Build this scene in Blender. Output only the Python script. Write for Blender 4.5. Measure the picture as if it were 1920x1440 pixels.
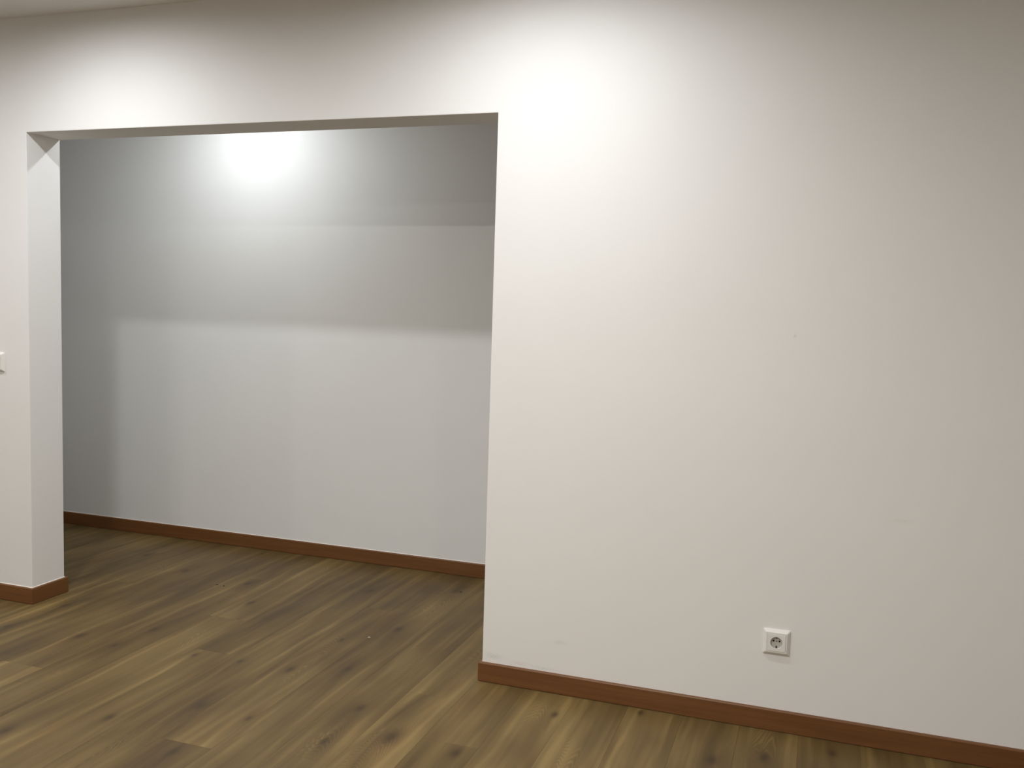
import bpy, bmesh, math, random
from mathutils import Vector, Matrix

random.seed(7)
for o in list(bpy.data.objects):
    bpy.data.objects.remove(o, do_unlink=True)
scene = bpy.context.scene
col = scene.collection

# ------------------------------------------------------------------ camera
F_PX, YAW, PITCH, ROLL = 1704.77, -0.3249, 0.0830, 0.0309
CAM = Vector((1.1388, -3.1299, 1.4027))
fwd = Vector((math.sin(YAW) * math.cos(PITCH), math.cos(YAW) * math.cos(PITCH), -math.sin(PITCH)))
rgt = Vector((math.cos(YAW), -math.sin(YAW), 0.0))
upv = rgt.cross(fwd)
c_, s_ = math.cos(ROLL), math.sin(ROLL)
rgt, upv = c_ * rgt + s_ * upv, -s_ * rgt + c_ * upv
cam_data = bpy.data.cameras.new('camera')
cam_data.sensor_fit = 'HORIZONTAL'
cam_data.sensor_width = 36.0
cam_data.lens = F_PX / 1920.0 * 36.0
cam_data.clip_start = 0.02
cam = bpy.data.objects.new('camera', cam_data)
m3 = Matrix((rgt, upv, -fwd)).transposed()
cam.matrix_world = Matrix.Translation(CAM) @ m3.to_4x4()
col.objects.link(cam)
scene.camera = cam

# ------------------------------------------------------------------ world, lamps' power, exposure
world = bpy.data.worlds.new('world')
scene.world = world
world.use_nodes = True
world.node_tree.nodes['Background'].inputs[0].default_value = (0.02, 0.02, 0.022, 1)
world.node_tree.nodes['Background'].inputs[1].default_value = 1.0
scene.view_settings.view_transform = 'Standard'
scene.view_settings.look = 'None'
scene.view_settings.gamma = 1.0
scene.view_settings.use_curve_mapping = False
scene.view_settings.exposure = 0.0
scene.cycles.max_bounces = 6
scene.cycles.diffuse_bounces = 5
scene.cycles.glossy_bounces = 2
scene.cycles.adaptive_threshold = 0.1
scene.cycles.sample_clamp_indirect = 4.0

# ceiling downlights: x, y, watts, beam (0 = even diffuser, more = thrown downwards), colour, label
NEUTRAL = (0.965, 0.98, 1.0)
WARM = (1.0, 0.968, 0.912)
COOL = (0.93, 0.97, 1.0)
LAMPS = [
    (-1.650, -0.70, 16.6, 0.32, NEUTRAL, 'round recessed ceiling downlight nearest the wall, above the opening'),
    (0.200, -0.70, 14.2, 0.00, NEUTRAL, 'round recessed ceiling downlight nearest the wall, above the plain wall'),
    (-3.400, -0.70, 13.5, 0.15, NEUTRAL, 'added unseen ceiling downlight nearest the wall, brightening it left of the opening'),  # added lamp, lifts the brightness at the far left
    (-1.650, -2.05, 7.5, 0.00, WARM, 'round recessed ceiling downlight in the second row, in line with the opening'),
    (0.200, -2.05, 30.0, 0.12, WARM, 'round recessed ceiling downlight in the second row, in line with the plain wall'),
    (-3.160, -2.05, 8.5, 0.10, WARM, 'round recessed ceiling downlight at the left end of the second row'),
    (-1.650, -3.40, 11.0, 0.10, WARM, 'added unseen ceiling downlight in the third row, in line with the opening'),  # whole third row is added, unseen, to give more even light
    (0.200, -3.40, 29.0, 0.12, WARM, 'added unseen ceiling downlight in the third row, in line with the plain wall'),  # added with the third row as general fill
    (2.050, -3.40, 16.0, 0.10, WARM, 'added unseen ceiling downlight at the right end of the third row'),  # added fill for the right end of the wall
    (-1.820, 0.70, 10.6, 0.00, COOL, 'cool white recessed downlight in the ceiling of the back recess'),
]

# ------------------------------------------------------------------ measures (metres)
W = 2.1793          # opening width: x from -W to 0
H = 2.100           # opening height
T = 0.1851          # thickness of the pierced wall: y from 0 to T
D = 1.2226          # back wall of the recess
HB, B = 0.0738, 0.0118   # skirting height and thickness
HC = 2.5864         # ceiling
XL, XR, YF = -4.6, 3.6, -5.2      # front room
RXL, RXR = -4.6, 1.3              # recess behind the opening
TH = 0.15                          # outer wall thickness

# ------------------------------------------------------------------ node helpers
class NT:
    def __init__(self, name):
        self.mat = bpy.data.materials.new(name)
        self.mat.use_nodes = True
        self.t = self.mat.node_tree
        self.bsdf = self.t.nodes['Principled BSDF']
    def n(self, typ, **kw):
        nd = self.t.nodes.new(typ)
        for k, v in kw.items():
            setattr(nd, k, v)
        return nd
    def link(self, a, b):
        self.t.links.new(a, b)
    def put(self, sock, v):
        if hasattr(v, 'is_output') or isinstance(v, bpy.types.NodeSocket):
            self.link(v, sock)
        else:
            sock.default_value = v
    def math(self, op, a, b=None, c=None, clamp=False):
        nd = self.n('ShaderNodeMath', operation=op)
        nd.use_clamp = clamp
        self.put(nd.inputs[0], a)
        if b is not None: self.put(nd.inputs[1], b)
        if c is not None: self.put(nd.inputs[2], c)
        return nd.outputs[0]
    def comb(self, x, y, z=0.0):
        nd = self.n('ShaderNodeCombineXYZ')
        self.put(nd.inputs[0], x); self.put(nd.inputs[1], y); self.put(nd.inputs[2], z)
        return nd.outputs[0]
    def sep(self, v):
        nd = self.n('ShaderNodeSeparateXYZ')
        self.link(v, nd.inputs[0])
        return nd.outputs
    def noise(self, vec, scale=1.0, detail=2.0, rough=0.5, dist=0.0):
        nd = self.n('ShaderNodeTexNoise')
        self.link(vec, nd.inputs['Vector'])
        nd.inputs['Scale'].default_value = scale
        nd.inputs['Detail'].default_value = detail
        nd.inputs['Roughness'].default_value = rough
        nd.inputs['Distortion'].default_value = dist
        return nd.outputs[0]
    def attr(self, name):
        nd = self.n('ShaderNodeAttribute', attribute_type='OBJECT', attribute_name=name)
        return nd
    def mix(self, fac, a, b, blend='MIX'):
        nd = self.n('ShaderNodeMix', data_type='RGBA', blend_type=blend)
        self.put(nd.inputs[0], fac)
        self.put(nd.inputs[6], a)
        self.put(nd.inputs[7], b)
        return nd.outputs[2]
    def ramp(self, fac, stops):
        nd = self.n('ShaderNodeValToRGB')
        cr = nd.color_ramp
        while len(cr.elements) < len(stops):
            cr.elements.new(0.5)
        for e, (p, c) in zip(cr.elements, stops):
            e.position = p
            e.color = (c[0], c[1], c[2], 1)
        self.link(fac, nd.inputs[0])
        return nd.outputs[0]
    def bump(self, h, strength=0.3, dist=0.001):
        nd = self.n('ShaderNodeBump')
        nd.inputs['Strength'].default_value = strength
        nd.inputs['Distance'].default_value = dist
        self.link(h, nd.inputs['Height'])
        self.link(nd.outputs[0], self.bsdf.inputs['Normal'])

def paint(name, rgb, rough=0.75, spec=0.25, marks=()):
    """matt wall paint: roller stipple, faint patchiness, a few scuffs at their places"""
    k = NT(name)
    pos = k.n('ShaderNodeNewGeometry').outputs['Position']
    patch = k.noise(pos, 2.3, 3.0, 0.55)
    fac = k.math('MULTIPLY_ADD', patch, 0.05, 0.975)
    vm = k.n('ShaderNodeVectorMath', operation='SCALE')
    vm.inputs[0].default_value = rgb
    k.link(fac, vm.inputs['Scale'])
    colr = vm.outputs[0]
    if marks:
        xyz = k.sep(pos)
        rag = k.math('MULTIPLY_ADD', k.noise(pos, 160.0, 1.0, 0.6), 2.4, -0.6, clamp=True)
    for (mx, my, mz, rx, rz, amt, tint) in marks:
        dx = k.math('DIVIDE', k.math('SUBTRACT', xyz[0], mx), rx)
        dz = k.math('DIVIDE', k.math('SUBTRACT', xyz[2], mz), rz)
        d2 = k.math('ADD', k.math('MULTIPLY', dx, dx), k.math('MULTIPLY', dz, dz))
        g = k.math('POWER', 2.718, k.math('MULTIPLY', d2, -1.0))
        g = k.math('MULTIPLY', k.math('MULTIPLY', g, amt), rag)
        colr = k.mix(g, colr, (*tint, 1))
    k.link(colr, k.bsdf.inputs['Base Color'])
    k.bsdf.inputs['Roughness'].default_value = rough
    k.bsdf.inputs['Specular IOR Level'].default_value = spec
    k.bump(k.noise(pos, 38.0, 2.0, 0.6), 0.16, 0.0010)
    return k.mat

def simple(name, rgb, rough=0.4, spec=0.5, emit=None, strength=0.0, metal=0.0):
    k = NT(name)
    pos = k.n('ShaderNodeTexCoord').outputs['Object']
    nz = k.noise(pos, 90.0, 2.0, 0.5)
    vm = k.n('ShaderNodeVectorMath', operation='SCALE')
    vm.inputs[0].default_value = rgb
    k.link(k.math('MULTIPLY_ADD', nz, 0.06, 0.97), vm.inputs['Scale'])
    k.link(vm.outputs[0], k.bsdf.inputs['Base Color'])
    k.bsdf.inputs['Roughness'].default_value = rough
    k.bsdf.inputs['Specular IOR Level'].default_value = spec
    k.bsdf.inputs['Metallic'].default_value = metal
    if emit:
        k.bsdf.inputs['Emission Color'].default_value = (*emit, 1)
        k.bsdf.inputs['Emission Strength'].default_value = strength
    return k.mat

def plank_material():
    """oak laminate; every plank carries its own seed, tone and knots"""
    k = NT('oak_laminate')
    x, ylocal, _ = k.sep(k.n('ShaderNodeTexCoord').outputs['Object'])
    y = k.math('ADD', ylocal, k.attr('run').outputs['Fac'])
    seed = k.attr('seed').outputs['Fac']
    tone = k.attr('tone').outputs['Fac']
    s17 = k.math('MULTIPLY', seed, 17.0)
    s31 = k.math('MULTIPLY', seed, 31.0)
    # knots: (across, along, size); grain bends round them
    dark = None
    bend = None
    halo = None
    for nm in ('knot_a', 'knot_b', 'knot_c'):
        kx, ky, kz = k.sep(k.attr(nm).outputs['Vector'])
        dx = k.math('DIVIDE', k.math('SUBTRACT', x, kx), k.math('MULTIPLY', kz, 0.55))
        dy = k.math('DIVIDE', k.math('SUBTRACT', ylocal, ky), k.math('MULTIPLY', kz, 1.05))
        d2 = k.math('ADD', k.math('MULTIPLY', dx, dx), k.math('MULTIPLY', dy, dy))
        core = k.math('POWER', 2.718, k.math('MULTIPLY', d2, -1.3))
        dy2 = k.math('DIVIDE', k.math('SUBTRACT', ylocal, ky), k.math('MULTIPLY', kz, 5.0))
        dx2 = k.math('DIVIDE', k.math('SUBTRACT', x, kx), k.math('MULTIPLY', kz, 1.3))
        w2 = k.math('ADD', k.math('MULTIPLY', dx2, dx2), k.math('MULTIPLY', dy2, dy2))
        hal = k.math('POWER', 2.718, k.math('MULTIPLY', w2, -1.0))
        dark = core if dark is None else k.math('ADD', dark, core)
        halo = hal if halo is None else k.math('ADD', halo, hal)
        bnd = k.math('MULTIPLY', hal, k.math('MULTIPLY', kz, 0.9))
        bend = bnd if bend is None else k.math('ADD', bend, bnd)
    xb = k.math('ADD', x, bend)
    v1 = k.comb(k.math('MULTIPLY_ADD', xb, 10.0, s17), k.math('MULTIPLY_ADD', y, 0.95, s31), k.math('MULTIPLY', seed, 5.0))
    broad = k.noise(v1, 1.0, 2.0, 0.5, 0.6)
    v2 = k.comb(k.math('MULTIPLY_ADD', xb, 40.0, s31), k.math('MULTIPLY_ADD', y, 1.1, s17), seed)
    band = k.noise(v2, 1.0, 2.0, 0.5, 0.5)
    v3 = k.comb(k.math('MULTIPLY_ADD', x, 5.0, s31), k.math('MULTIPLY_ADD', y, 2.0, s17), k.math('MULTIPLY', seed, 9.0))
    cloud = k.noise(v3, 1.0, 2.0, 0.5)
    v4 = k.comb(k.math('MULTIPLY_ADD', xb, 330.0, s17), k.math('MULTIPLY_ADD', y, 7.0, s31), seed)
    fine = k.noise(v4, 1.0, 2.0, 0.6)
    # pale sapwood lines wandering near both edges, cathedral arcs down the middle
    wob = k.noise(k.comb(k.math('MULTIPLY_ADD', y, 1.5, s17), s31, 0.0), 1.0, 2.0, 0.5)
    xc = k.math('ADD', k.math('SUBTRACT', x, 0.0965), k.math('MULTIPLY', k.math('SUBTRACT', wob, 0.5), 0.10))
    ed = k.math('DIVIDE', k.math('SUBTRACT', k.math('ABSOLUTE', xc), 0.062), 0.010)
    sap = k.math('POWER', 2.718, k.math('MULTIPLY', k.math('MULTIPLY', ed, ed), -1.0))
    sap = k.math('MULTIPLY', sap, k.math('MULTIPLY_ADD', broad, 3.0, -1.0, clamp=True))
    arcx = k.math('MULTIPLY', k.math('MULTIPLY', xc, xc), 75.0)
    ph = k.math('ADD', k.math('MULTIPLY', k.math('ADD', y, k.math('MULTIPLY', bend, 5.0)), 1.0), arcx)
    ph = k.math('ADD', ph, k.math('MULTIPLY', broad, 0.5))
    arcs = k.math('MULTIPLY_ADD', k.math('SINE', k.math('MULTIPLY', ph, 190.0)), 0.5, 0.5)
    arcs = k.math('POWER', arcs, 2.5)
    amask = k.math('MULTIPLY_ADD', cloud, 9.0, -5.0, clamp=True)
    val = k.math('MULTIPLY_ADD', k.math('SUBTRACT', broad, 0.5), 0.85, 0.45)
    val = k.math('ADD', val, k.math('MULTIPLY', k.math('SUBTRACT', band, 0.5), 0.42))
    val = k.math('ADD', val, k.math('MULTIPLY', k.math('SUBTRACT', cloud, 0.5), 0.85))
    val = k.math('ADD', val, k.math('MULTIPLY', k.math('SUBTRACT', fine, 0.5), 0.26))
    val = k.math('ADD', val, k.math('MULTIPLY', k.math('MULTIPLY', k.math('SUBTRACT', arcs, 0.3), amask), 0.22))
    val = k.math('ADD', val, k.math('MULTIPLY', sap, 0.27))
    val = k.math('ADD', val, tone)
    val = k.math('SUBTRACT', val, k.math('MULTIPLY', halo, 0.16))
    base = k.ramp(val, [(0.0, (0.055, 0.034, 0.0125)), (0.28, (0.093, 0.0585, 0.0205)), (0.52, (0.130, 0.084, 0.0295)),
                        (0.75, (0.176, 0.117, 0.0425)), (1.0, (0.235, 0.162, 0.062))])
    # warmer patches
    v5 = k.comb(k.math('MULTIPLY_ADD', x, 8.0, s17), k.math('MULTIPLY_ADD', y, 2.2, s31), k.math('MULTIPLY', seed, 3.0))
    red = k.math('MULTIPLY_ADD', k.noise(v5, 1.0, 2.0, 0.5), 3.2, -1.75, clamp=True)
    base = k.mix(k.math('MULTIPLY', red, 0.7), base, (1.0, 0.84, 0.72, 1), 'MULTIPLY')
    base = k.mix(k.math('MULTIPLY', dark, 0.85, clamp=True), base, (0.045, 0.026, 0.011, 1))
    k.link(base, k.bsdf.inputs['Base Color'])
    k.put(k.bsdf.inputs['Roughness'], k.math('MULTIPLY_ADD', fine, 0.12, 0.40))
    k.bsdf.inputs['Specular IOR Level'].default_value = 0.28
    k.bump(fine, 0.12, 0.0006)
    return k.mat

def skirting_material():
    k = NT('skirting_wood')
    x, y, z = k.sep(k.n('ShaderNodeNewGeometry').outputs['Position'])
    along = k.math('ADD', x, y)
    v1 = k.comb(k.math('MULTIPLY', along, 2.2), k.math('MULTIPLY', z, 60.0), 0.3)
    broad = k.noise(v1, 1.0, 3.0, 0.55, 0.4)
    v2 = k.comb(k.math('MULTIPLY', along, 22.0), k.math('MULTIPLY', z, 700.0), 1.7)
    fine = k.noise(v2, 1.0, 2.0, 0.6)
    val = k.math('ADD', k.math('MULTIPLY', broad, 0.75), k.math('MULTIPLY', fine, 0.3))
    c = k.ramp(val, [(0.2, (0.108, 0.041, 0.0115)), (0.55, (0.160, 0.066, 0.0205)), (0.9, (0.210, 0.090, 0.028))])
    k.link(c, k.bsdf.inputs['Base Color'])
    k.bsdf.inputs['Roughness'].default_value = 0.42
    k.bsdf.inputs['Specular IOR Level'].default_value = 0.45
    k.bump(fine, 0.1, 0.0005)
    return k.mat

SCUFF = (0.50, 0.52, 0.52)
M = {
    'wall': paint('white_wall_paint', (0.82, 0.813, 0.798), marks=(
        (0.045, 0, 0.100, 0.030, 0.010, 0.55, SCUFF),
        (0.300, 0, 0.190, 0.018, 0.006, 0.45, (0.55, 0.53, 0.50)),
        (0.150, 0, 0.088, 0.040, 0.006, 0.45, (0.72, 0.58, 0.54)),
        (0.250, 0, 0.084, 0.050, 0.005, 0.40, SCUFF),
        (1.060, 0, 1.340, 0.004, 0.005, 0.70, (0.52, 0.50, 0.46)),
        (1.420, 0, 0.760, 0.030, 0.006, 0.25, (0.58, 0.55, 0.50)))),
    'back': paint('white_recess_paint', (0.80, 0.80, 0.785)),
    'ceiling': paint('white_ceiling_paint', (0.82, 0.813, 0.798), 0.85),
    'plank': plank_material(),
    'screed': simple('grey_screed', (0.10, 0.09, 0.08), 0.9),
    'skirt': skirting_material(),
    'caulk': simple('white_sealant', (0.82, 0.78, 0.72), 0.5),
    'plastic': simple('white_switch_plastic', (0.80, 0.785, 0.755), 0.28, 0.5),
    'cup': simple('greyish_socket_plastic', (0.56, 0.54, 0.50), 0.4, 0.4),
    'hole': simple('dark_contact_hole', (0.012, 0.010, 0.009), 0.7, 0.2),
    'steel': simple('dull_steel', (0.30, 0.28, 0.25), 0.4, 0.5, metal=0.8),
    'clip': simple('dark_earth_clip', (0.05, 0.043, 0.035), 0.4, 0.5, metal=0.3),
    'trim': simple('white_lamp_trim', (0.82, 0.82, 0.80), 0.35),
    'diffuser': simple('lamp_diffuser', (0.8, 0.8, 0.8), 0.5, 0.3, (1, 0.98, 0.95), 3.0),
    'crumb': simple('dark_crumb', (0.035, 0.028, 0.022), 0.8),
    'fleck': simple('white_paint_fleck', (0.80, 0.78, 0.72), 0.7),
}

# ------------------------------------------------------------------ mesh helpers
def link_mesh(name, bm, mat, parent=None, smooth=False):
    bmesh.ops.recalc_face_normals(bm, faces=bm.faces)
    me = bpy.data.meshes.new(name)
    bm.to_mesh(me)
    bm.free()
    me.materials.append(mat)
    if smooth:
        for p in me.polygons:
            p.use_smooth = True
    o = bpy.data.objects.new(name, me)
    col.objects.link(o)
    if parent:
        o.parent = parent
    return o

def add_box(bm, x0, x1, y0, y1, z0, z1):
    r = bmesh.ops.create_cube(bm, size=1.0)
    for v in r['verts']:
        v.co = Vector(((x0 + x1) / 2 + v.co.x * (x1 - x0), (y0 + y1) / 2 + v.co.y * (y1 - y0), (z0 + z1) / 2 + v.co.z * (z1 - z0)))
    return r['verts']

def box_bm(*a):
    bm = bmesh.new()
    add_box(bm, *a)
    return bm

def structure(o, label, category):
    o['kind'] = 'structure'
    o['label'] = label
    o['category'] = category
    return o

def tag(o, label, category, group=None):
    o['label'] = label
    o['category'] = category
    if group:
        o['group'] = group
    return o

def empty(name, loc):
    o = bpy.data.objects.new(name, None)
    o.empty_display_size = 0.05
    o.location = loc
    col.objects.link(o)
    return o

# ------------------------------------------------------------------ walls
def pierced_wall():
    out = [(XL, 0), (-W, 0), (-W, H), (0, H), (0, 0), (XR, 0), (XR, HC), (XL, HC)]
    bm = bmesh.new()
    fr = [bm.verts.new((x, 0.0, z)) for x, z in out]
    bk = [bm.verts.new((x, T, z)) for x, z in out]
    bm.faces.new(fr)
    bm.faces.new(list(reversed(bk)))
    for i in range(8):
        j = (i + 1) % 8
        bm.faces.new([fr[i], bk[i], bk[j], fr[j]])
    bmesh.ops.recalc_face_normals(bm, faces=bm.faces)
    bm.edges.ensure_lookup_table()
    sel = []
    for e in bm.edges:
        a, b = e.verts[0].co, e.verts[1].co
        if abs(a.y - b.y) > 1e-6:
            continue
        vert = abs(a.x - b.x) < 1e-6 and (abs(a.x + W) < 1e-6 or abs(a.x) < 1e-6) and max(a.z, b.z) < H + 1e-6
        lint = abs(a.z - H) < 1e-6 and abs(b.z - H) < 1e-6 and -W - 1e-6 <= min(a.x, b.x) and max(a.x, b.x) <= 1e-6
        if vert or lint:
            sel.append(e)
    bmesh.ops.bevel(bm, geom=sel, offset=0.0028, segments=2, profile=0.5, affect='EDGES')
    return bm

structure(link_mesh('wall_front', pierced_wall(), M['wall']),
          'white painted wall pierced by a wide rectangular opening', 'wall')
structure(link_mesh('wall_back', box_bm(RXL - TH, RXR + TH, D, D + TH, 0, HC), M['back']),
          'greyish white rear wall seen through the wide opening', 'wall')
structure(link_mesh('wall_left', box_bm(XL - TH, XL, YF, T, 0, HC), M['wall']), 'white side wall at the left end of the front room', 'wall')
structure(link_mesh('wall_right', box_bm(XR, XR + TH, YF, T, 0, HC), M['wall']), 'white side wall at the right end of the front room', 'wall')
structure(link_mesh('wall_rear', box_bm(XL - TH, XR + TH, YF - TH, YF, 0, HC), M['wall']), 'white wall closing the front room behind the viewer', 'wall')
structure(link_mesh('wall_recess_left', box_bm(RXL - TH, RXL, T, D, 0, HC), M['back']), 'white end wall on the left of the back recess', 'wall')
structure(link_mesh('wall_recess_right', box_bm(RXR, RXR + TH, T, D, 0, HC), M['back']), 'white end wall on the right of the back recess', 'wall')
structure(link_mesh('ceiling', box_bm(XL - TH, XR + TH, YF - TH, D + TH, HC, HC + 0.12), M['ceiling']),
          'flat white ceiling over the room', 'ceiling')

# ------------------------------------------------------------------ floor of planks
floor = structure(link_mesh('floor', box_bm(XL - TH, XR + TH, YF - TH, D + TH, -0.06, -0.0095), M['screed']),
                  'oak laminate floor of long brown planks running towards the back wall', 'floor')
PW, PL, GAP = 0.193, 1.385, 0.0002
X0 = -0.015
joint = {-9: -0.541, -7: 0.190, -6: -0.157, -4: -0.822, -11: 0.420, -8: 0.72, -10: 0.03, -5: 0.50, -3: -0.46,
         -2: 0.62, -1: -0.20, 0: 0.88, 1: 0.30, 2: -0.95, 3: 0.70, 4: -0.62, 5: 0.15, 6: -0.75, 7: 0.4, 8: -0.1}
# knots on the floor: x, y, size
KNOTS = [(-2.041, -0.258, 0.018), (-1.039, -0.770, 0.020), (-0.822, -0.582, 0.026), (-0.711, -0.191, 0.022),
         (-1.131, -0.214, 0.014), (-0.524, 0.365, 0.024), (-0.885, 0.789, 0.028), (-0.112, -0.540, 0.040),
         (0.124, -0.558, 0.024), (0.338, -0.176, 0.018), (0.614, -0.043, 0.016), (0.889, -0.294, 0.026),
         (-0.612, -0.599, 0.014), (-0.511, -0.100, 0.016), (-0.306, -0.389, 0.020), (-0.297, -0.647, 0.016),
         (-1.486, 0.648, 0.020), (-1.688, -0.227, 0.026), (-1.271, -0.969, 0.028), (-1.464, -0.047, 0.022),
         (-1.485, -0.255, 0.016), (-0.685, 0.156, 0.014), (-1.303, 0.407, 0.022), (-2.280, 0.858, 0.020),
         (1.044, -0.212, 0.026), (-0.931, -0.199, 0.014), (-0.499, 0.963, 0.014), (-0.688, -0.883, 0.020),
         (-1.90, 0.70, 0.022), (-2.03, 0.04, 0.020), (1.25, -0.10, 0.020)]

# planks that stand out, and right-hand columns paler in place of missing light: (column, a y inside the plank): tone
TONES = {(-9, -0.80): 0.17, (-9, 0.10): -0.07, (-7, 0.0): 0.09, (-7, 0.4): -0.03, (-6, -0.4): 0.05, (-6, 0.1): -0.05,
         (-4, -1.0): -0.13, (-4, -0.5): 0.04, (-1, -0.5): 0.12, (0, -0.4): 0.10, (1, -0.3): 0.12, (2, -0.3): 0.16, (3, -0.3): 0.10, (4, -0.3): 0.12,
         (5, -0.3): 0.08, (6, -0.3): 0.06, (-2, -0.4): 0.04, (-3, -0.2): 0.03}

def plank_mesh(w, y0, y1):
    bm = bmesh.new()
    vs = add_box(bm, GAP / 2, w - GAP / 2, y0 + GAP / 2, y1 - GAP / 2, -0.0095, 0.0)
    top = [e for e in bm.edges if all(abs(v.co.z) < 1e-6 for v in e.verts)]
    bmesh.ops.bevel(bm, geom=top, offset=0.00025, segments=1, affect='EDGES')
    bmesh.ops.recalc_face_normals(bm, faces=bm.faces)
    me = bpy.data.meshes.new('plank')
    bm.to_mesh(me)
    bm.free()
    me.materials.append(M['plank'])
    return me

STANDOUT = {-11, -9, -7, -6, -4}
full = plank_mesh(PW, 0, PL)
rng = random.Random(21)

def lay(c, ya, yb, base):
    """plank of column c whose full extent starts at y=base, trimmed to ya..yb"""
    x0 = X0 + PW * c
    xa, xb = max(x0, XL), min(x0 + PW, XR)
    if xb - xa < 0.01 or yb - ya < 0.01:
        return
    if yb - ya > PL - 1e-4 and xb - xa > PW - 1e-4:
        me = full
    else:
        me = plank_mesh(xb - xa, ya - base, yb - base)
    o = bpy.data.objects.new('plank', me)
    o.location = (xa, base, 0)
    o.parent = floor
    col.objects.link(o)
    # columns without a visible butt joint were laid with boards of matching figure
    if c in STANDOUT:
        o['seed'] = rng.random() * 3.0 + 0.05 * c
        o['tone'] = rng.uniform(-0.03, 0.03)
        o['run'] = 0.0
    else:
        cr = random.Random(c * 13 + 4)
        o['seed'] = cr.random() * 3.0
        o['tone'] = cr.uniform(-0.04, 0.04)
        o['run'] = base
    for (tc, ty), tv in TONES.items():
        if tc == c and (c not in STANDOUT or ya <= ty < yb):
            o['tone'] = tv
    mine = [(kx - xa, ky - base, ks * 1.5) for kx, ky, ks in KNOTS if xa <= kx < xb and ya <= ky < yb]
    far = not (-3.4 < x0 < 2.2 and yb > -1.6)
    while len(mine) < 3:
        if far and rng.random() < 0.45:
            mine.append((rng.uniform(0.03, 0.16), rng.uniform(0.05, 1.3), rng.uniform(0.012, 0.026)))
        else:
            mine.append((9.0, 9.0, 0.02))
    for nm, kn in zip(('knot_a', 'knot_b', 'knot_c'), mine[:3]):
        o[nm] = [float(q) for q in kn]

c0 = int(math.floor((XL - X0) / PW))
c1 = int(math.floor((XR - X0) / PW))
for c in range(c0, c1 + 1):
    j = joint.get(c, rng.uniform(-0.7, 0.7))
    x0 = X0 + PW * c
    inside = x0 + PW > RXL and x0 < RXR
    ytop = D if inside else 0.05
    k0 = int(math.floor((YF - j) / PL))
    b = j + k0 * PL
    while b < ytop:
        lay(c, max(b, YF), min(b + PL, ytop), b)
        b += PL

# ------------------------------------------------------------------ skirting boards
def skirting(name, a, b, nrm, ma, mb, label, bead=True):
    """board on the wall line a->b (2D), facing nrm; ma / mb: mitre at the ends, +1 outside corner, -1 inside, 0 square"""
    a, b, n = Vector(a), Vector(b), Vector(nrm)
    d = (b - a).normalized()
    r = 0.0055
    prof = [(0, 0), (B - 0.0035, 0), (B - 0.0035, 0.0016), (B, 0.0028)]
    prof += [(B - r + r * math.cos(t), HB - r + r * math.sin(t)) for t in (0, math.pi / 8, math.pi / 4, 3 * math.pi / 8, math.pi / 2)]
    prof += [(0, HB)]
    bm = bmesh.new()
    rings = []
    for p, m, s in ((a, ma, -1), (b, mb, 1)):
        rings.append([bm.verts.new((*(p + n * off + d * (s * m * off)), z)) for off, z in prof])
    k = len(prof)
    for i in range(k):
        bm.faces.new([rings[0][i], rings[0][(i + 1) % k], rings[1][(i + 1) % k], rings[1][i]])
    bm.faces.new(rings[0])
    bm.faces.new(list(reversed(rings[1])))
    o = structure(link_mesh(name, bm, M['skirt']), label, 'baseboard')
    if not bead:
        return o
    # thin white sealant bead where the board meets the paint
    bm = bmesh.new()
    cp = [(0, HB), (0.0024, HB), (0.0012, HB + 0.0010), (0, HB + 0.0026)]
    rings = []
    for p, m, s in ((a, ma, -1), (b, mb, 1)):
        rings.append([bm.verts.new((*(p + n * off + d * (s * m * off)), z)) for off, z in cp])
    for i in range(4):
        bm.faces.new([rings[0][i], rings[0][(i + 1) % 4], rings[1][(i + 1) % 4], rings[1][i]])
    bm.faces.new(rings[0])
    bm.faces.new(list(reversed(rings[1])))
    link_mesh('sealant_bead', bm, M['caulk'], o)
    return o

skirting('baseboard_front_right', (0, 0), (XR, 0), (0, -1), 1, -1, 'brown wooden skirting board along the plain wall below the socket', False)
skirting('baseboard_jamb_right', (0, T), (0, 0), (-1, 0), 1, 1, 'short brown skirting board wrapped round the right side of the opening')
skirting('baseboard_front_left', (XL, 0), (-W, 0), (0, -1), -1, 1, 'brown wooden skirting board on the wall left of the opening')
skirting('baseboard_jamb_left', (-W, 0), (-W, T), (1, 0), 1, 1, 'short brown skirting board on the left side of the opening')
skirting('baseboard_back', (RXL, D), (RXR, D), (0, -1), -1, -1, 'long brown skirting board along the rear wall of the recess')
skirting('baseboard_recess_left', (-W, T), (RXL, T), (0, 1), 1, -1, 'brown skirting board on the hidden recess side, left of the opening')
skirting('baseboard_recess_right', (RXR, T), (0, T), (0, 1), -1, 1, 'brown skirting board on the hidden recess side, right of the opening')
skirting('baseboard_left', (XL, YF), (XL, 0), (1, 0), -1, -1, 'brown skirting board along the left side wall')
skirting('baseboard_right', (XR, 0), (XR, YF), (-1, 0), -1, -1, 'brown skirting board along the right side wall')

# ------------------------------------------------------------------ downlights
def lathe(bm, prof, seg=32, caps=True):
    rings = []
    for r, z in prof:
        rings.append([bm.verts.new((r * math.cos(2 * math.pi * i / seg), r * math.sin(2 * math.pi * i / seg), z)) for i in range(seg)])
    for a, b in zip(rings, rings[1:]):
        for i in range(seg):
            bm.faces.new([a[i], a[(i + 1) % seg], b[(i + 1) % seg], b[i]])
    return rings

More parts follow.
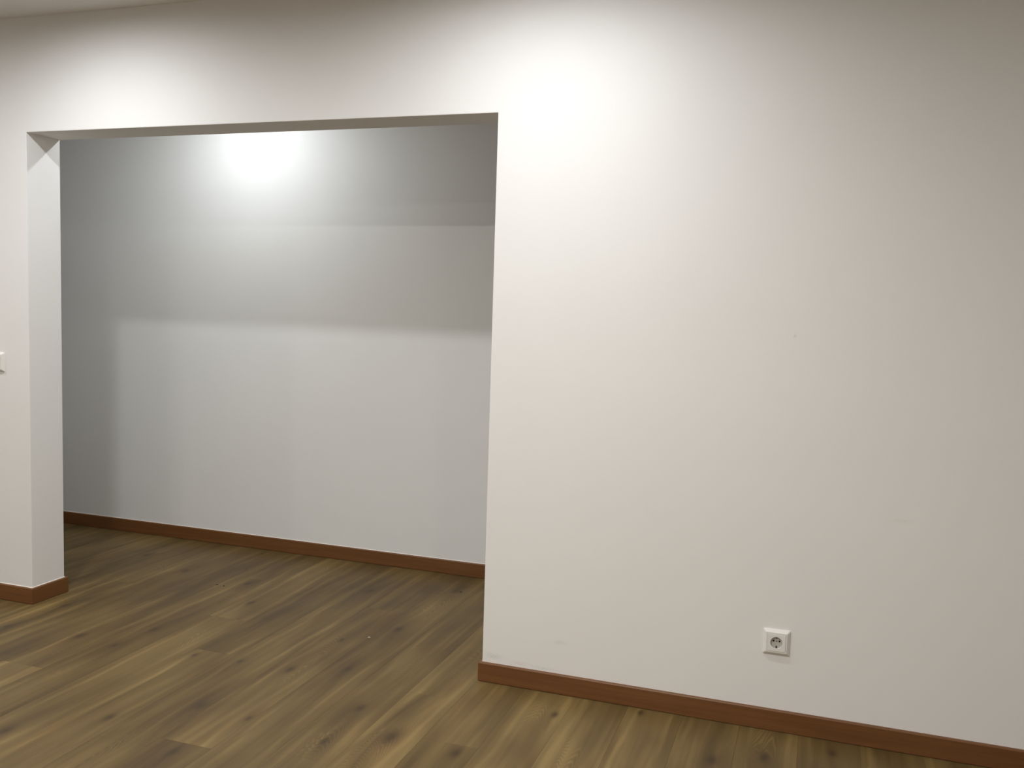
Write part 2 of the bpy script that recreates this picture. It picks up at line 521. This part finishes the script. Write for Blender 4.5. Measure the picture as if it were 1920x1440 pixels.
for (x, y, watts, beam, colour, label) in LAMPS:
    root = tag(empty('recessed_downlight', (x, y, HC)), label, 'lamp', 'ceiling downlights')
    bm = bmesh.new()
    lathe(bm, [(0.040, 0.0), (0.040, -0.003), (0.044, -0.0065), (0.052, -0.0055), (0.057, -0.002), (0.057, 0.0)])
    link_mesh('trim_ring', bm, M['trim'], root, True)
    bm = bmesh.new()
    rg = lathe(bm, [(0.040, -0.0005), (0.040, -0.0020)])
    bm.faces.new(rg[1]); bm.faces.new(list(reversed(rg[0])))
    link_mesh('diffuser', bm, M['diffuser'], root)
    ld = bpy.data.lights.new('lamp_light', 'AREA')
    ld.shape = 'DISK'
    ld.size = 0.076
    ld.energy = watts
    ld.color = colour
    if beam > 0:
        ld.use_nodes = True
        nt = ld.node_tree
        geo = nt.nodes.new('ShaderNodeNewGeometry')
        dot = nt.nodes.new('ShaderNodeVectorMath')
        dot.operation = 'DOT_PRODUCT'
        nt.links.new(geo.outputs['Normal'], dot.inputs[0])
        nt.links.new(geo.outputs['Incoming'], dot.inputs[1])
        ab = nt.nodes.new('ShaderNodeMath')
        ab.operation = 'ABSOLUTE'
        nt.links.new(dot.outputs['Value'], ab.inputs[0])
        pw = nt.nodes.new('ShaderNodeMath')
        pw.operation = 'POWER'
        pw.inputs[1].default_value = beam
        nt.links.new(ab.outputs[0], pw.inputs[0])
        nt.links.new(pw.outputs[0], nt.nodes['Emission'].inputs['Strength'])
    lo = bpy.data.objects.new('lamp_light', ld)
    lo.location = (0, 0, -0.0035)
    lo.parent = root
    col.objects.link(lo)

# ------------------------------------------------------------------ wall socket
def rrect(w, h, r, seg=5):
    pts = []
    for cx, cz, a0 in ((w / 2 - r, h / 2 - r, 0), (-w / 2 + r, h / 2 - r, 90), (-w / 2 + r, -h / 2 + r, 180), (w / 2 - r, -h / 2 + r, 270)):
        for i in range(seg + 1):
            a = math.radians(a0 + 90 * i / seg)
            pts.append((cx + r * math.cos(a), cz + r * math.sin(a)))
    return pts

def loft(bm, loops, cap_last=True, cap_first=False):
    """loops: lists of (x, z) with a depth y each; same counts"""
    rings = [[bm.verts.new((px, y, pz)) for px, pz in pts] for pts, y in loops]
    n = len(rings[0])
    for a, b in zip(rings, rings[1:]):
        for i in range(n):
            bm.faces.new([a[i], a[(i + 1) % n], b[(i + 1) % n], b[i]])
    if cap_last: bm.faces.new(rings[-1])
    if cap_first: bm.faces.new(rings[0])
    return rings

def frame_bm(s=0.0865, inner=0.060):
    bm = bmesh.new()
    loft(bm, [(rrect(s, s, 0.004), 0.0), (rrect(s, s, 0.004), -0.0035), (rrect(s - 0.004, s - 0.004, 0.004), -0.0050),
              (rrect(s - 0.016, s - 0.016, 0.0035), -0.0105), (rrect(s - 0.019, s - 0.019, 0.003), -0.0112),
              (rrect(inner, inner, 0.002), -0.0112), (rrect(inner, inner, 0.002), 0.0)], False)
    return bm

def circle(r, seg=32, cx=0, cz=0):
    return [(cx + r * math.cos(2 * math.pi * i / seg), cz + r * math.sin(2 * math.pi * i / seg)) for i in range(seg)]

def socket(loc):
    root = tag(empty('wall_socket', loc), 'square white two-pin power socket low on the plain wall', 'socket')
    link_mesh('frame', frame_bm(), M['plastic'], root)
    # insert plate with a round opening: square ring lofted to a circle
    s = 0.0590
    def sq(sz, seg=32):
        pts = []
        for i in range(seg):
            a = 2 * math.pi * i / seg
            cx, cz = math.cos(a), math.sin(a)
            m = max(abs(cx), abs(cz))
            pts.append((cx / m * sz / 2, cz / m * sz / 2))
        return pts
    bm = bmesh.new()
    loft(bm, [(sq(s), -0.002), (sq(s), -0.0118), (sq(s - 0.0012), -0.0124), (circle(0.0203), -0.0124), (circle(0.0195), -0.0118), (circle(0.0197), -0.006)], False)
    link_mesh('insert_plate', bm, M['plastic'], root)
    bm = bmesh.new()
    loft(bm, [(circle(0.0195), -0.0116), (circle(0.0190), -0.0022), (circle(0.002), -0.0020)], True)
    link_mesh('socket_cup', bm, M['cup'], root)
    for sx in (-1, 1):
        bm = bmesh.new()
        loft(bm, [(circle(0.0032, 16, sx * 0.0095, 0.0035), -0.0015), (circle(0.0032, 16, sx * 0.0095, 0.0035), -0.0026)], True, True)
        link_mesh('contact_hole', bm, M['hole'], root)
    bm = bmesh.new()
    loft(bm, [(circle(0.0028, 16, 0, 0.0035), -0.0015), (circle(0.0028, 16, 0, 0.0035), -0.0028), (circle(0.0020, 16, 0, 0.0035), -0.0033)], True, True)
    link_mesh('screw', bm, M['steel'], root)
    for z0, z1, mat in ((-0.0188, -0.0125, M['clip']), (0.0150, 0.0188, M['clip'])):
        bm = box_bm(-0.0020, 0.0020, -0.0095, -0.0018, z0, z1)
        bmesh.ops.bevel(bm, geom=list(bm.edges), offset=0.0006, segments=1, affect='EDGES')
        link_mesh('earth_clip', bm, mat, root)
    return root

socket((1.056, 0.0, 0.3075))

# ------------------------------------------------------------------ light switch at the left edge
def light_switch(loc):
    root = tag(empty('light_switch', loc), 'white rocker light switch on the wall left of the opening', 'switch')
    link_mesh('frame', frame_bm(), M['plastic'], root)
    bm = bmesh.new()
    loft(bm, [(rrect(0.0590, 0.0590, 0.002), -0.002), (rrect(0.0590, 0.0590, 0.002), -0.0105), (rrect(0.0575, 0.0575, 0.002), -0.0120)], True, True)
    for v in bm.verts:
        if v.co.y < -0.005:
            v.co.y -= 0.0022 * (v.co.z / 0.029)
    link_mesh('rocker', bm, M['plastic'], root)

light_switch((-2.320 - 0.0432, 0.0, 1.092))

# ------------------------------------------------------------------ specks lying on the floor
def speck(name, x, y, sx, sy, sz, mat, label, cat, rot=0.0):
    bm = bmesh.new()
    bmesh.ops.create_icosphere(bm, subdivisions=2, radius=1.0)
    r = random.Random(int(x * 1000) + 5)
    for v in bm.verts:
        k = 1 + r.uniform(-0.25, 0.25)
        v.co = Vector((v.co.x * sx * k, v.co.y * sy * k, max(-sz * 0.6, v.co.z * sz * k)))
    z0 = min(v.co.z for v in bm.verts)
    for v in bm.verts:
        v.co.z -= z0
    o = link_mesh(name, bm, mat)
    o.location = (x, y, 0.0)
    o.rotation_euler[2] = rot
    tag(o, label, cat)

speck('paint_fleck', -0.594, 0.229, 0.0060, 0.0022, 0.0012, M['fleck'], 'tiny white paint fleck lying on the planks inside the opening', 'debris', 0.5)
speck('crumb', -1.606, 0.566, 0.0065, 0.003, 0.002, M['crumb'], 'tiny elongated dark crumb on the recess floor, left of the pair', 'debris', 0.2)
speck('crumb', -1.566, 0.564, 0.0035, 0.003, 0.0025, M['crumb'], 'tiny round dark crumb on the recess floor, right of the pair', 'debris')
speck('crumb', -0.47, 0.955, 0.0055, 0.003, 0.002, M['crumb'], 'dark crumb on the floor near the right jamb by the rear skirting', 'debris')
